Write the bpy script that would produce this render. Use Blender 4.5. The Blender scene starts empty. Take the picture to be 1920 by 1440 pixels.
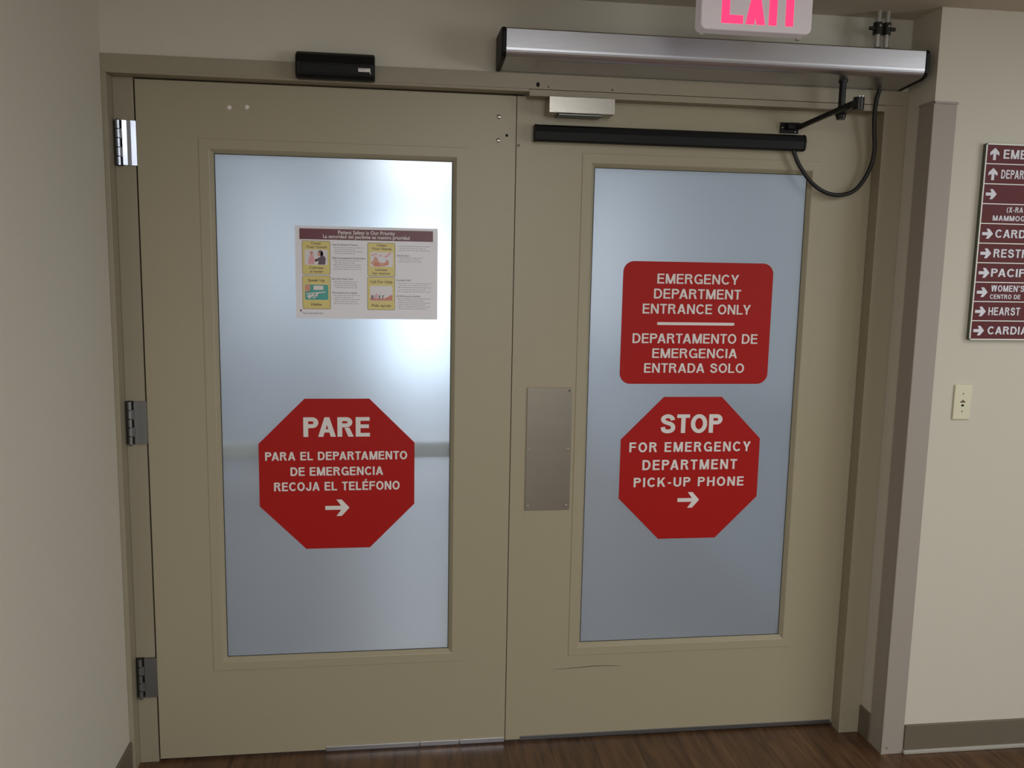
import bpy, bmesh, math, random
from mathutils import Vector, Matrix

random.seed(7)
S = bpy.context.scene
COL = S.collection

# ------------------------------------------------------------------ camera, world, lights, exposure
cam_d = bpy.data.cameras.new('camera')
cam_d.sensor_fit = 'HORIZONTAL'; cam_d.sensor_width = 36.0
cam_d.lens = 1638.5 / 1920 * 36.0
cam_d.clip_start = 0.05
cam = bpy.data.objects.new('camera', cam_d); COL.objects.link(cam)
_y, _p, _r = math.radians(7.77), math.radians(7.86), math.radians(1.09)
_f = Vector((math.sin(_y) * math.cos(_p), math.cos(_y) * math.cos(_p), -math.sin(_p)))
_rt = Vector((math.cos(_y), -math.sin(_y), 0)); _up = _rt.cross(_f)
_r2 = math.cos(_r) * _rt + math.sin(_r) * _up
_u2 = -math.sin(_r) * _rt + math.cos(_r) * _up
cam.matrix_world = Matrix(((_r2.x, _u2.x, -_f.x, -0.377), (_r2.y, _u2.y, -_f.y, -2.772),
                           (_r2.z, _u2.z, -_f.z, 1.617), (0, 0, 0, 1)))
S.camera = cam

W = bpy.data.worlds.new('world'); S.world = W; W.use_nodes = True
W.node_tree.nodes['Background'].inputs[0].default_value = (0.55, 0.6, 0.7, 1)
W.node_tree.nodes['Background'].inputs[1].default_value = 0.02

S.view_settings.view_transform = 'Standard'
S.view_settings.look = 'None'
S.view_settings.gamma = 1.0
S.view_settings.use_curve_mapping = False
S.view_settings.exposure = 0.0
S.cycles.max_bounces = 10
S.cycles.transmission_bounces = 8
S.cycles.sample_clamp_indirect = 6.0


def area(name, loc, sx, sy, power, col, rot=(0, 0, 0)):
    d = bpy.data.lights.new(name, 'AREA'); d.shape = 'RECTANGLE'; d.size = sx; d.size_y = sy
    d.energy = power; d.color = col
    o = bpy.data.objects.new(name, d); o.location = loc; o.rotation_euler = rot; COL.objects.link(o)
    return o


WARM = (0.955, 0.98, 1.0)
COOL = (0.93, 0.965, 1.0)
BLUE = (0.72, 0.86, 1.0)
R90 = math.radians(90)
# ceiling troffers of the hall in front of the doors, and unseen fill lights added at its end and side
area('hall_ceiling_light', (2.2, -1.75, 2.40), 0.6, 1.2, 16.5, WARM)
area('hall_ceiling_light', (0.2, -2.6, 2.40), 0.6, 1.2, 26, WARM)
area('hall_ceiling_light', (0.2, -5.6, 2.40), 0.6, 1.2, 52, WARM)
area('hall_end_fill_light', (0.4, -8.9, 1.45), 3.0, 1.5, 50, (0.90, 0.96, 1.0), (R90, 0, 0))  # added area light that brightens the header wall evenly
area('hall_side_fill_light', (5.1, -4.2, 1.5), 1.3, 3.0, 76, (0.89, 0.955, 1.0), (0, R90, 0))  # added area light from the right, lifting left wall and doors
# ceiling panels of the corridor behind the frosted glass
area('corridor_ceiling_light', (-0.22, 0.95, 2.58), 0.6, 0.6, 11.5, BLUE)
area('corridor_ceiling_light', (-0.1, 4.6, 2.58), 0.6, 1.2, 56, COOL)
area('corridor_ceiling_light', (-0.1, 7.0, 2.58), 0.6, 1.2, 48, COOL)


# ------------------------------------------------------------------ materials
def lin(c):
    return tuple((x / 12.92 if x <= 0.04045 else ((x + 0.055) / 1.055) ** 2.4) for x in c)


def mat(name, rgb, rough=0.6, metal=0.0, bump=0.0, bscale=300.0, var=0.0, vscale=6.0, spec=0.5, emit=None, estr=0.0, stretch=None, trans=0.0):
    """procedural principled material; rgb in display sRGB"""
    m = bpy.data.materials.new(name); m.use_nodes = True
    nt = m.node_tree; b = nt.nodes['Principled BSDF']
    c = (*lin(rgb), 1)
    b.inputs['Base Color'].default_value = c
    b.inputs['Roughness'].default_value = rough
    b.inputs['Metallic'].default_value = metal
    b.inputs['Specular IOR Level'].default_value = spec
    tc = nt.nodes.new('ShaderNodeTexCoord')
    src = tc.outputs['Object']
    if stretch:
        mp = nt.nodes.new('ShaderNodeMapping'); mp.inputs['Scale'].default_value = stretch
        nt.links.new(src, mp.inputs['Vector']); src = mp.outputs['Vector']
    if var > 0:
        n = nt.nodes.new('ShaderNodeTexNoise'); n.inputs['Scale'].default_value = vscale; n.inputs['Detail'].default_value = 5
        r = nt.nodes.new('ShaderNodeMapRange'); r.inputs['To Min'].default_value = 1 - var; r.inputs['To Max'].default_value = 1 + var
        mx = nt.nodes.new('ShaderNodeMix'); mx.data_type = 'RGBA'; mx.blend_type = 'MULTIPLY'; mx.inputs[0].default_value = 1
        nt.links.new(src, n.inputs['Vector']); nt.links.new(n.outputs['Fac'], r.inputs['Value'])
        mx.inputs[6].default_value = c; nt.links.new(r.outputs[0], mx.inputs[7]); nt.links.new(mx.outputs[2], b.inputs['Base Color'])
    if bump > 0:
        n = nt.nodes.new('ShaderNodeTexNoise'); n.inputs['Scale'].default_value = bscale; n.inputs['Detail'].default_value = 2
        bp = nt.nodes.new('ShaderNodeBump'); bp.inputs['Strength'].default_value = bump; bp.inputs['Distance'].default_value = 0.001
        nt.links.new(src, n.inputs['Vector']); nt.links.new(n.outputs['Fac'], bp.inputs['Height']); nt.links.new(bp.outputs[0], b.inputs['Normal'])
    if trans > 0:      # thin paper lets some of the light behind it through
        t = nt.nodes.new('ShaderNodeBsdfTranslucent'); t.inputs['Color'].default_value = c
        ms = nt.nodes.new('ShaderNodeMixShader'); ms.inputs[0].default_value = trans
        nt.links.new(b.outputs[0], ms.inputs[1]); nt.links.new(t.outputs[0], ms.inputs[2]); nt.links.new(ms.outputs[0], nt.nodes['Material Output'].inputs['Surface'])
    if emit:
        b.inputs['Emission Color'].default_value = (*lin(emit), 1); b.inputs['Emission Strength'].default_value = estr
    return m


M = {}
M['wall'] = mat('wall_paint_cream', (0.80, 0.775, 0.715), 0.75, bump=0.25, bscale=220, var=0.015, vscale=3)
M['corr'] = mat('corridor_paint', (0.82, 0.84, 0.86), 0.8, bump=0.1)
M['corrlow'] = mat('corridor_wainscot', (0.60, 0.63, 0.67), 0.8, bump=0.1)
M['ceil'] = mat('ceiling_paint', (0.80, 0.76, 0.69), 0.9, bump=0.3, bscale=150)
M['door'] = mat('door_khaki_enamel', (0.645, 0.605, 0.505), 0.38, bump=0.06, bscale=180, var=0.02, vscale=2.5)
M['frame'] = mat('frame_khaki_enamel', (0.60, 0.56, 0.475), 0.42, bump=0.06, bscale=180, var=0.02, vscale=3)
M['guard'] = mat('corner_guard_vinyl', (0.625, 0.585, 0.545), 0.55, bump=0.15, bscale=500)
M['base'] = mat('baseboard_vinyl', (0.42, 0.38, 0.32), 0.5, var=0.03, vscale=12)
M['caulk'] = mat('floor_edge_strip', (0.66, 0.64, 0.60), 0.5, var=0.05, vscale=20)
M['red'] = mat('red_vinyl', (0.67, 0.07, 0.05), 0.5, var=0.03, vscale=5, spec=0.25)
M['white'] = mat('white_vinyl_lettering', (0.90, 0.87, 0.85), 0.5, var=0.01)
M['black'] = mat('black_plastic', (0.03, 0.03, 0.033), 0.5, spec=0.3, bump=0.15, bscale=700)
M['blackmetal'] = mat('black_painted_steel', (0.10, 0.10, 0.10), 0.3, metal=0.3, bump=0.05)
M['rubber'] = mat('black_cable_rubber', (0.075, 0.07, 0.07), 0.5, bump=0.1)
M['alu'] = mat('brushed_aluminium', (0.80, 0.80, 0.82), 0.34, metal=1.0, bump=0.12, bscale=60, var=0.03, vscale=40, stretch=(0.3, 6, 14))
M['steel'] = mat('brushed_stainless', (0.72, 0.70, 0.66), 0.30, metal=1.0, bump=0.10, bscale=80, var=0.05, vscale=30, stretch=(0.5, 6, 9))
M['plate'] = mat('dull_push_plate_steel', (0.57, 0.54, 0.49), 0.36, metal=0.9, bump=0.08, bscale=60, var=0.06, vscale=10, stretch=(0.4, 4, 3))
M['hingeglint'] = mat('glinting_hinge_steel', (0.74, 0.76, 0.82), 0.22, metal=1.0, bump=0.05, bscale=150)  # brighter, bluer copy for the top hinge, reflected glint put into the colour
M['dull'] = mat('dull_hinge_steel', (0.50, 0.50, 0.50), 0.4, metal=0.9, bump=0.08, bscale=150)  # greyer copy for the two lower hinges, without the glint
M['galv'] = mat('galvanised_conduit', (0.75, 0.75, 0.72), 0.3, metal=0.8, bump=0.08, bscale=120)
M['darkmetal'] = mat('dark_coupling_metal', (0.22, 0.22, 0.20), 0.4, metal=0.8, bump=0.1)
M['bolt'] = mat('bright_bolt_head', (0.85, 0.86, 0.84), 0.25, metal=1.0, bump=0.03)
M['hole'] = mat('dark_screw_hole', (0.05, 0.045, 0.04), 0.9, bump=0.05)
M['gasket'] = mat('dark_glazing_gasket', (0.16, 0.155, 0.15), 0.7, bump=0.05)
M['exitbox'] = mat('exit_sign_white_plastic', (0.86, 0.83, 0.84), 0.45, bump=0.05, emit=(0.9, 0.86, 0.88), estr=0.10)
M['exitred'] = mat('exit_letter_glow', (0.8, 0.08, 0.15), 0.4, bump=0.02, emit=(1.0, 0.24, 0.46), estr=1.15)
M['maroon'] = mat('maroon_sign_panel', (0.37, 0.115, 0.13), 0.5, var=0.05, vscale=8, spec=0.25)
M['signframe'] = mat('sign_frame_pale_metal', (0.86, 0.86, 0.83), 0.4, metal=0.1, bump=0.05)
M['signedge'] = mat('sign_frame_green_grey_edge', (0.33, 0.34, 0.28), 0.5, bump=0.05)
M['signwhite'] = mat('sign_white_lettering', (0.86, 0.86, 0.89), 0.5, var=0.01)
M['cream'] = mat('almond_wall_plate_plastic', (0.84, 0.82, 0.70), 0.35, bump=0.03)
M['creamdark'] = mat('brown_jack_opening', (0.40, 0.30, 0.22), 0.6, bump=0.03)
M['paper'] = mat('poster_paper', (0.95, 0.93, 0.94), 0.3, bump=0.03, bscale=25, var=0.01, trans=0.12)
M['band'] = mat('poster_maroon_band', (0.40, 0.12, 0.17), 0.32, bump=0.03, bscale=25)
M['yellow'] = mat('poster_yellow_card', (0.86, 0.785, 0.46), 0.3, bump=0.03, bscale=25)
M['brown'] = mat('poster_brown_ink', (0.36, 0.24, 0.14), 0.3, bump=0.02)
M['greyink'] = mat('poster_grey_ink', (0.58, 0.54, 0.58), 0.3, bump=0.02)
M['headink'] = mat('poster_heading_ink', (0.46, 0.36, 0.44), 0.3, bump=0.02)
M['picwhite'] = mat('poster_picture_white', (0.86, 0.83, 0.84), 0.25, bump=0.02)
M['teal'] = mat('poster_picture_teal', (0.20, 0.60, 0.56), 0.25, bump=0.02)
M['skin'] = mat('poster_picture_skin', (0.80, 0.55, 0.45), 0.25, bump=0.02)
M['pink'] = mat('poster_picture_pink', (0.86, 0.62, 0.64), 0.25, bump=0.02)
M['dark'] = mat('poster_picture_dark', (0.30, 0.20, 0.27), 0.25, bump=0.02)
M['orange'] = mat('poster_picture_orange', (0.78, 0.42, 0.27), 0.25, bump=0.02)
M['scuff'] = mat('scuffed_enamel', (0.43, 0.38, 0.30), 0.5, var=0.15, vscale=60)
M['beige'] = mat('beige_rail_vinyl', (0.86, 0.83, 0.72), 0.5, bump=0.05)
M['glow_panel'] = mat('far_glow_emitter', (0.9, 0.9, 0.9), 0.4, bump=0.01, emit=(0.84, 0.92, 1.0), estr=4.2)  # emitter added behind the frosted glass for its bright streak


def floor_mat():
    m = bpy.data.materials.new('wood_look_vinyl_floor'); m.use_nodes = True
    nt = m.node_tree; b = nt.nodes['Principled BSDF']; L = nt.links.new
    tc = nt.nodes.new('ShaderNodeTexCoord')
    mp = nt.nodes.new('ShaderNodeMapping'); mp.inputs['Scale'].default_value = (26, 3.0, 1)
    mp.inputs['Rotation'].default_value = (0, 0, 0)
    n1 = nt.nodes.new('ShaderNodeTexNoise'); n1.inputs['Scale'].default_value = 1.6; n1.inputs['Detail'].default_value = 7; n1.inputs['Distortion'].default_value = 0.5
    br = nt.nodes.new('ShaderNodeTexBrick')
    br.inputs['Scale'].default_value = 1.0; br.inputs['Mortar Size'].default_value = 0.002
    br.inputs['Brick Width'].default_value = 1.2; br.inputs['Row Height'].default_value = 0.15
    br.inputs['Color1'].default_value = (0.85, 0.85, 0.85, 1); br.inputs['Color2'].default_value = (1.1, 1.1, 1.1, 1); br.inputs['Mortar'].default_value = (0.5, 0.5, 0.5, 1)
    mp2 = nt.nodes.new('ShaderNodeMapping'); mp2.inputs['Rotation'].default_value = (0, 0, math.radians(90))
    cr = nt.nodes.new('ShaderNodeValToRGB')
    cr.color_ramp.elements[0].position = 0.30; cr.color_ramp.elements[0].color = (*lin((0.27, 0.185, 0.125)), 1)
    cr.color_ramp.elements[1].position = 0.72; cr.color_ramp.elements[1].color = (*lin((0.43, 0.31, 0.205)), 1)
    mx = nt.nodes.new('ShaderNodeMix'); mx.data_type = 'RGBA'; mx.blend_type = 'MULTIPLY'; mx.inputs[0].default_value = 1
    L(tc.outputs['Object'], mp.inputs['Vector']); L(mp.outputs[0], n1.inputs['Vector']); L(n1.outputs['Fac'], cr.inputs['Fac'])
    L(tc.outputs['Object'], mp2.inputs['Vector']); L(mp2.outputs[0], br.inputs['Vector'])
    L(cr.outputs[0], mx.inputs[6]); L(br.outputs['Color'], mx.inputs[7]); L(mx.outputs[2], b.inputs['Base Color'])
    b.inputs['Roughness'].default_value = 0.33
    return m


M['floor'] = floor_mat()


def frosted():
    m = bpy.data.materials.new('frosted_glass'); m.use_nodes = True
    nt = m.node_tree; nt.nodes.remove(nt.nodes['Principled BSDF']); L = nt.links.new
    out = nt.nodes['Material Output']
    g = nt.nodes.new('ShaderNodeBsdfGlass'); g.inputs['Color'].default_value = (0.93, 0.955, 0.975, 1); g.inputs['Roughness'].default_value = 0.34; g.inputs['IOR'].default_value = 1.3
    t = nt.nodes.new('ShaderNodeBsdfTranslucent'); t.inputs['Color'].default_value = (0.88, 0.91, 0.94, 1)
    d = nt.nodes.new('ShaderNodeBsdfDiffuse'); d.inputs['Color'].default_value = (0.62, 0.67, 0.72, 1)
    gl = nt.nodes.new('ShaderNodeBsdfGlossy'); gl.inputs['Roughness'].default_value = 0.28
    n = nt.nodes.new('ShaderNodeTexNoise'); n.inputs['Scale'].default_value = 3.0
    r = nt.nodes.new('ShaderNodeMapRange'); r.inputs['To Min'].default_value = 0.15; r.inputs['To Max'].default_value = 0.19
    m1 = nt.nodes.new('ShaderNodeMixShader'); m2 = nt.nodes.new('ShaderNodeMixShader'); m3 = nt.nodes.new('ShaderNodeMixShader')
    tc = nt.nodes.new('ShaderNodeTexCoord'); L(tc.outputs['Object'], n.inputs['Vector']); L(n.outputs['Fac'], r.inputs['Value'])
    L(r.outputs[0], m1.inputs[0]); L(g.outputs[0], m1.inputs[1]); L(t.outputs[0], m1.inputs[2])
    m2.inputs[0].default_value = 0.16; L(m1.outputs[0], m2.inputs[1]); L(d.outputs[0], m2.inputs[2])
    m3.inputs[0].default_value = 0.03; L(m2.outputs[0], m3.inputs[1]); L(gl.outputs[0], m3.inputs[2])
    L(m3.outputs[0], out.inputs['Surface'])
    return m


M['frost'] = frosted()


# ------------------------------------------------------------------ mesh helpers
class MB:
    def __init__(s):
        s.v = []; s.f = []; s.sm = []

    def add(s, vs, fs, smooth=False):
        o = len(s.v); s.v += [tuple(p) for p in vs]
        for f in fs:
            s.f.append(tuple(i + o for i in f)); s.sm.append(smooth)
        return s

    def box(s, x0, x1, y0, y1, z0, z1):
        return s.add([(x0, y0, z0), (x1, y0, z0), (x1, y1, z0), (x0, y1, z0), (x0, y0, z1), (x1, y0, z1), (x1, y1, z1), (x0, y1, z1)],
                     [(3, 2, 1, 0), (4, 5, 6, 7), (0, 1, 5, 4), (1, 2, 6, 5), (2, 3, 7, 6), (3, 0, 4, 7)])

    def prism(s, poly, y0, y1):
        """poly: (x, z) counter-clockwise seen from the front; y0 front, y1 back"""
        n = len(poly)
        vs = [(x, y0, z) for x, z in poly] + [(x, y1, z) for x, z in poly]
        fs = [tuple(range(n)), tuple(range(2 * n - 1, n - 1, -1))]
        fs += [(i, i + n, (i + 1) % n + n, (i + 1) % n) for i in range(n)]
        return s.add(vs, fs)

    def flat(s, poly, y):
        return s.add([(x, y, z) for x, z in poly], [tuple(range(len(poly)))])

    def prismx(s, prof, x0, x1, smooth=False):
        """prof: (y, z) outline swept from x0 to x1"""
        n = len(prof)
        vs = [(x0, y, z) for y, z in prof] + [(x1, y, z) for y, z in prof]
        fs = [(i, (i + 1) % n, (i + 1) % n + n, i + n) for i in range(n)]
        s.add(vs, fs, smooth)
        return s.add(vs, [tuple(range(n - 1, -1, -1)), tuple(range(n, 2 * n))])

    def cyl(s, c, axis, r, h, seg=24, r2=None, smooth=True):
        """cylinder from c along axis for h"""
        c = Vector(c); a = Vector(axis).normalized()
        u = a.orthogonal().normalized(); w = a.cross(u)
        r2 = r if r2 is None else r2
        A = [c + (u * math.cos(t) + w * math.sin(t)) * r for t in [2 * math.pi * i / seg for i in range(seg)]]
        B = [c + a * h + (u * math.cos(t) + w * math.sin(t)) * r2 for t in [2 * math.pi * i / seg for i in range(seg)]]
        s.add(A + B, [(i, (i + 1) % seg, (i + 1) % seg + seg, i + seg) for i in range(seg)], smooth)
        return s.add(A + B, [tuple(range(seg - 1, -1, -1)), tuple(range(seg, 2 * seg))])

    def dome(s, c, r, h, seg=16):
        """low dome on the plane y=c.y bulging to -y"""
        rings = 4; vs = []; fs = []
        for k in range(rings):
            t = k / rings * math.pi / 2
            for i in range(seg):
                a = 2 * math.pi * i / seg
                vs.append((c[0] + r * math.cos(t) * math.cos(a), c[1] - h * math.sin(t), c[2] + r * math.cos(t) * math.sin(a)))
        vs.append((c[0], c[1] - h, c[2]))
        for k in range(rings - 1):
            for i in range(seg):
                fs.append((k * seg + i, k * seg + (i + 1) % seg, (k + 1) * seg + (i + 1) % seg, (k + 1) * seg + i))
        for i in range(seg):
            fs.append(((rings - 1) * seg + i, (rings - 1) * seg + (i + 1) % seg, rings * seg))
        return s.add(vs, fs, True)

    def tube(s, pts, r, seg=14):
        P = [Vector(p) for p in pts]; n = len(P); vs = []; up = None
        for i in range(n):
            d = (P[min(i + 1, n - 1)] - P[max(i - 1, 0)]).normalized()
            u = d.orthogonal().normalized() if up is None else (up - d * up.dot(d)).normalized()
            up = u; w = d.cross(u)
            vs += [P[i] + (u * math.cos(2 * math.pi * k / seg) + w * math.sin(2 * math.pi * k / seg)) * r for k in range(seg)]
        fs = [(i * seg + k, i * seg + (k + 1) % seg, (i + 1) * seg + (k + 1) % seg, (i + 1) * seg + k) for i in range(n - 1) for k in range(seg)]
        s.add(vs, fs, True)
        return s.add(vs, [tuple(range(seg - 1, -1, -1)), tuple(range((n - 1) * seg, n * seg))])

    def build(s, name, material, parent=None, bevel=0.0, seg=2):
        o3 = Vector((0, 0, 0))
        q = parent
        while q is not None:
            o3 += q.location; q = q.parent
        me = bpy.data.meshes.new(name)
        me.from_pydata([tuple(Vector(p) - o3) for p in s.v], [], s.f)
        for p, sm in zip(me.polygons, s.sm):
            p.use_smooth = sm
        if not any(s.sm):
            bm = bmesh.new(); bm.from_mesh(me)
            bmesh.ops.remove_doubles(bm, verts=bm.verts, dist=1e-6)
            bm.to_mesh(me); bm.free()
        me.materials.append(material)
        ob = bpy.data.objects.new(name, me); COL.objects.link(ob)
        if parent: ob.parent = parent
        if bevel > 0:
            b = ob.modifiers.new('bevel', 'BEVEL'); b.width = bevel; b.segments = seg; b.limit_method = 'ANGLE'; b.angle_limit = math.radians(35)
        return ob


def tag(o, label=None, cat=None, group=None, kind=None):
    if label: o['label'] = label
    if cat: o['category'] = cat
    if group: o['group'] = group
    if kind: o['kind'] = kind
    return o


def thing(name, loc, label, cat, group=None, kind=None):
    o = bpy.data.objects.new(name, None); o.location = loc; o.empty_display_size = 0.05
    COL.objects.link(o)
    return tag(o, label, cat, group, kind)


def struct(name, mb, m, label, cat, bevel=0.0):
    return tag(mb.build(name, m, None, bevel), label, cat, None, 'structure')


def rrect(x0, x1, z0, z1, r, n=8):
    P = []
    for cx, cz, a0 in ((x1 - r, z0 + r, -90), (x1 - r, z1 - r, 0), (x0 + r, z1 - r, 90), (x0 + r, z0 + r, 180)):
        for i in range(n + 1):
            a = math.radians(a0 + 90 * i / n); P.append((cx + r * math.cos(a), cz + r * math.sin(a)))
    return P


def ellipse(cx, cz, rx, rz, n=20, rot=0.0):
    c, s_ = math.cos(rot), math.sin(rot); P = []
    for i in range(n):
        a = 2 * math.pi * i / n; x, z = rx * math.cos(a), rz * math.sin(a)
        P.append((cx + x * c - z * s_, cz + x * s_ + z * c))
    return P


# ------------------------------------------------------------------ a bold grotesque alphabet drawn as polygons (cap height 1)
def ribbon(pts, T):
    P = [Vector(p) for p in pts]; n = len(P); h = T / 2; Lf = []; Rt = []
    for i in range(n):
        if i == 0: d = (P[1] - P[0]).normalized(); nn = Vector((-d.y, d.x)); k = 1
        elif i == n - 1: d = (P[-1] - P[-2]).normalized(); nn = Vector((-d.y, d.x)); k = 1
        else:
            d1 = (P[i] - P[i - 1]).normalized(); d2 = (P[i + 1] - P[i]).normalized()
            nn = (Vector((-d1.y, d1.x)) + Vector((-d2.y, d2.x))).normalized(); k = 1 / max(0.4, nn.dot(Vector((-d1.y, d1.x))))
        Lf.append(P[i] + nn * h * k); Rt.append(P[i] - nn * h * k)
    return [[tuple(Rt[i]), tuple(Rt[i + 1]), tuple(Lf[i + 1]), tuple(Lf[i])] for i in range(n - 1)]


def arc(cx, cz, rx, rz, a0, a1, n=14):
    return [(cx + rx * math.cos(math.radians(a0 + (a1 - a0) * i / n)), cz + rz * math.sin(math.radians(a0 + (a1 - a0) * i / n))) for i in range(n + 1)]


def crom(K, n=5):
    out = []
    for i in range(len(K) - 1):
        p0 = K[max(i - 1, 0)]; p1 = K[i]; p2 = K[i + 1]; p3 = K[min(i + 2, len(K) - 1)]
        for j in range(n):
            t = j / n
            out.append(tuple(0.5 * (2 * p1[k] + (p2[k] - p0[k]) * t + (2 * p0[k] - 5 * p1[k] + 4 * p2[k] - p3[k]) * t * t + (-p0[k] + 3 * p1[k] - 3 * p2[k] + p3[k]) * t ** 3) for k in range(len(p1))))
    out.append(K[-1])
    return out


def glyph(ch, T):
    """-> (width, polygons)"""
    h = T / 2; q = []
    R = lambda x0, x1, z0, z1: q.append([(x0, z0), (x1, z0), (x1, z1), (x0, z1)])
    rb = lambda pts: q.extend(ribbon(pts, T))
    t = T * 0.92
    if ch in 'EF':
        w = 0.60; R(0, T, 0, 1); R(T, w, 1 - t, 1); R(T, w * 0.95, 0.53 - t / 2, 0.53 + t / 2)
        if ch == 'E': R(T, w * 1.02, 0, t); w *= 1.02
    elif ch == 'É':
        w, q = glyph('E', T); q = list(q); q.append([(0.25, 1.06), (0.36, 1.06), (0.50, 1.26), (0.30, 1.26)])
    elif ch == 'L': w = 0.57; R(0, T, 0, 1); R(T, w, 0, t)
    elif ch == 'T': w = 0.61; R(0, w, 1 - t, 1); R(w / 2 - h, w / 2 + h, 0, 1 - t)
    elif ch == 'I': w = T; R(0, T, 0, 1)
    elif ch == 'H': w = 0.70; R(0, T, 0, 1); R(w - T, w, 0, 1); R(T, w - T, 0.52 - t / 2, 0.52 + t / 2)
    elif ch == 'N':
        w = 0.70; R(0, T, 0, 1); R(w - T, w, 0, 1); q.append([(w - T * 1.1, 0), (w, 0), (T * 1.1, 1), (0, 1)])
    elif ch == 'M':
        w = 0.84; R(0, T, 0, 1); R(w - T, w, 0, 1)
        q.append([(w / 2 - 0.10, 0), (w / 2 + 0.08, 0), (T * 1.25, 1), (0, 1)]); q.append([(w / 2 - 0.08, 0), (w / 2 + 0.10, 0), (w, 1), (w - T * 1.25, 1)])
    elif ch == 'A':
        w = 0.76; k = T * 1.08
        q.append([(0, 0), (k, 0), (w / 2 + 0.10, 1), (w / 2 - 0.105, 1)]); q.append([(w - k, 0), (w, 0), (w / 2 + 0.105, 1), (w / 2 - 0.10, 1)]); R(0.2, w - 0.2, 0.22, 0.22 + t * 0.9)
    elif ch == 'V' or ch == 'W':
        k = T * 1.05; us = [0.0] if ch == 'V' else [0.0, 0.46]; s_ = 0.72 if ch == 'V' else 0.52; w = us[-1] + s_
        for u in us:
            q.append([(u + s_ / 2 - 0.10, 0), (u + s_ / 2 + 0.09, 0), (u + k, 1), (u, 1)]); q.append([(u + s_ / 2 - 0.09, 0), (u + s_ / 2 + 0.10, 0), (u + s_, 1), (u + s_ - k, 1)])
    elif ch == 'Y':
        w = 0.72; R(w / 2 - h, w / 2 + h, 0, 0.42)
        q.append([(w / 2 - h, 0.38), (w / 2 + h, 0.38), (T * 1.18, 1), (0, 1)]); q.append([(w / 2 - h, 0.38), (w / 2 + h, 0.38), (w, 1), (w - T * 1.18, 1)])
    elif ch == 'X':
        w = 0.72; k = T * 1.18; q.append([(0, 0), (k, 0), (w, 1), (w - k, 1)]); q.append([(w - k, 0), (w, 0), (k, 1), (0, 1)])
    elif ch == 'K':
        w = 0.73; k = T * 1.2; R(0, T, 0, 1); q.append([(T * 0.9, 0.30), (T * 0.9 + 0.05, 0.32), (w - 0.02, 1), (w - k - 0.02, 1), (T * 0.9, 0.52)]); q.append([(w - k, 0), (w, 0), (0.42, 0.64), (0.27, 0.50)])
    elif ch == 'O': w = 0.78; rb(arc(w / 2, 0.5, w / 2 - h, 0.51 - h, 0, 360, 30))
    elif ch == 'C': w = 0.72; rb(arc(0.39, 0.5, 0.39 - h, 0.51 - h, 40, 322, 26))
    elif ch == 'G':
        w = 0.75; rb(arc(0.39, 0.5, 0.39 - h, 0.51 - h, 40, 305, 24)); R(w - T * 0.85, w, 0.0, 0.50); R(0.42, w, 0.36, 0.36 + t * 0.9)
        q.append([(0.52, 0.03), (w - T * 0.6, 0.12), (w - T * 0.6, 0.30), (0.5, 0.2)])
    elif ch == 'D':
        w = 0.71; R(0, T, 0, 1); rb([(T, 1 - h)] + arc(0.34, 0.5, w - h - 0.34, 0.5 - h, 90, -90, 18) + [(T, h)])
    elif ch in 'PRB':
        w = 0.65 if ch == 'P' else 0.70; zb = 0.47 if ch != 'R' else 0.50; R(0, T, 0, 1)
        rb([(T, 1 - h)] + arc(0.38, (1 - h + zb - h + T * 0.9) / 2, 0.64 - h - 0.38, (1 - h - zb + h - T * 0.9) / 2, 90, -90, 14) + [(T, zb + T * 0.9 - h)])
        if ch == 'R': q.append([(w - T * 1.15, 0), (w, 0), (w - T * 0.9, 0.46), (w - T * 1.95, 0.46)])
        if ch == 'B': rb([(T, 0.53)] + arc(0.38, (0.53 + h) / 2, 0.68 - h - 0.38, (0.53 - h) / 2, 90, -90, 14) + [(T, h)])
    elif ch == 'S':
        w = 0.68
        rb(crom([(w - h - 0.01, 0.69), (0.51, 0.83), (0.34, 1.01 - h), (0.17, 0.855), (0.105, 0.735), (0.175, 0.61), (0.34, 0.535), (0.52, 0.455), (0.59, 0.29), (0.52, 0.145), (0.34, h - 0.01), (0.15, 0.15), (h, 0.325)], 5))
    elif ch == 'J': w = 0.55; rb([(w - h, 1), (w - h, 0.30)] + arc(0.275, 0.275, 0.275 - h, 0.275 - h + 0.01, 0, -180, 14) + [(h, 0.36)])
    elif ch == 'U': w = 0.70; rb([(h, 1), (h, 0.35)] + arc(0.35, 0.34, 0.35 - h, 0.345 - h, 180, 360, 16) + [(w - h, 1)])
    elif ch == '-': w = 0.33; R(0.02, 0.31, 0.31, 0.31 + t)
    elif ch == "'": w = 0.18; q.append([(0.03, 0.66), (0.13, 0.66), (0.18, 1), (0, 1)])
    elif ch in '()':
        w = 0.30; a = arc(0.55, 0.42, 0.47, 0.62, 128, 232, 10); a = a if ch == '(' else [(0.30 - x, z) for x, z in a]
        q = ribbon(a, T * 0.85)
    else: w = 0.28
    return w, q


KERN = {'PA': 0.11, 'TA': 0.09, 'RT': 0.03, 'LY': 0.12, 'AR': 0.02, 'AC': 0.03, 'DA': 0.03, 'TO': 0.03, 'RY': 0.04, 'NT': 0.0}


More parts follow.
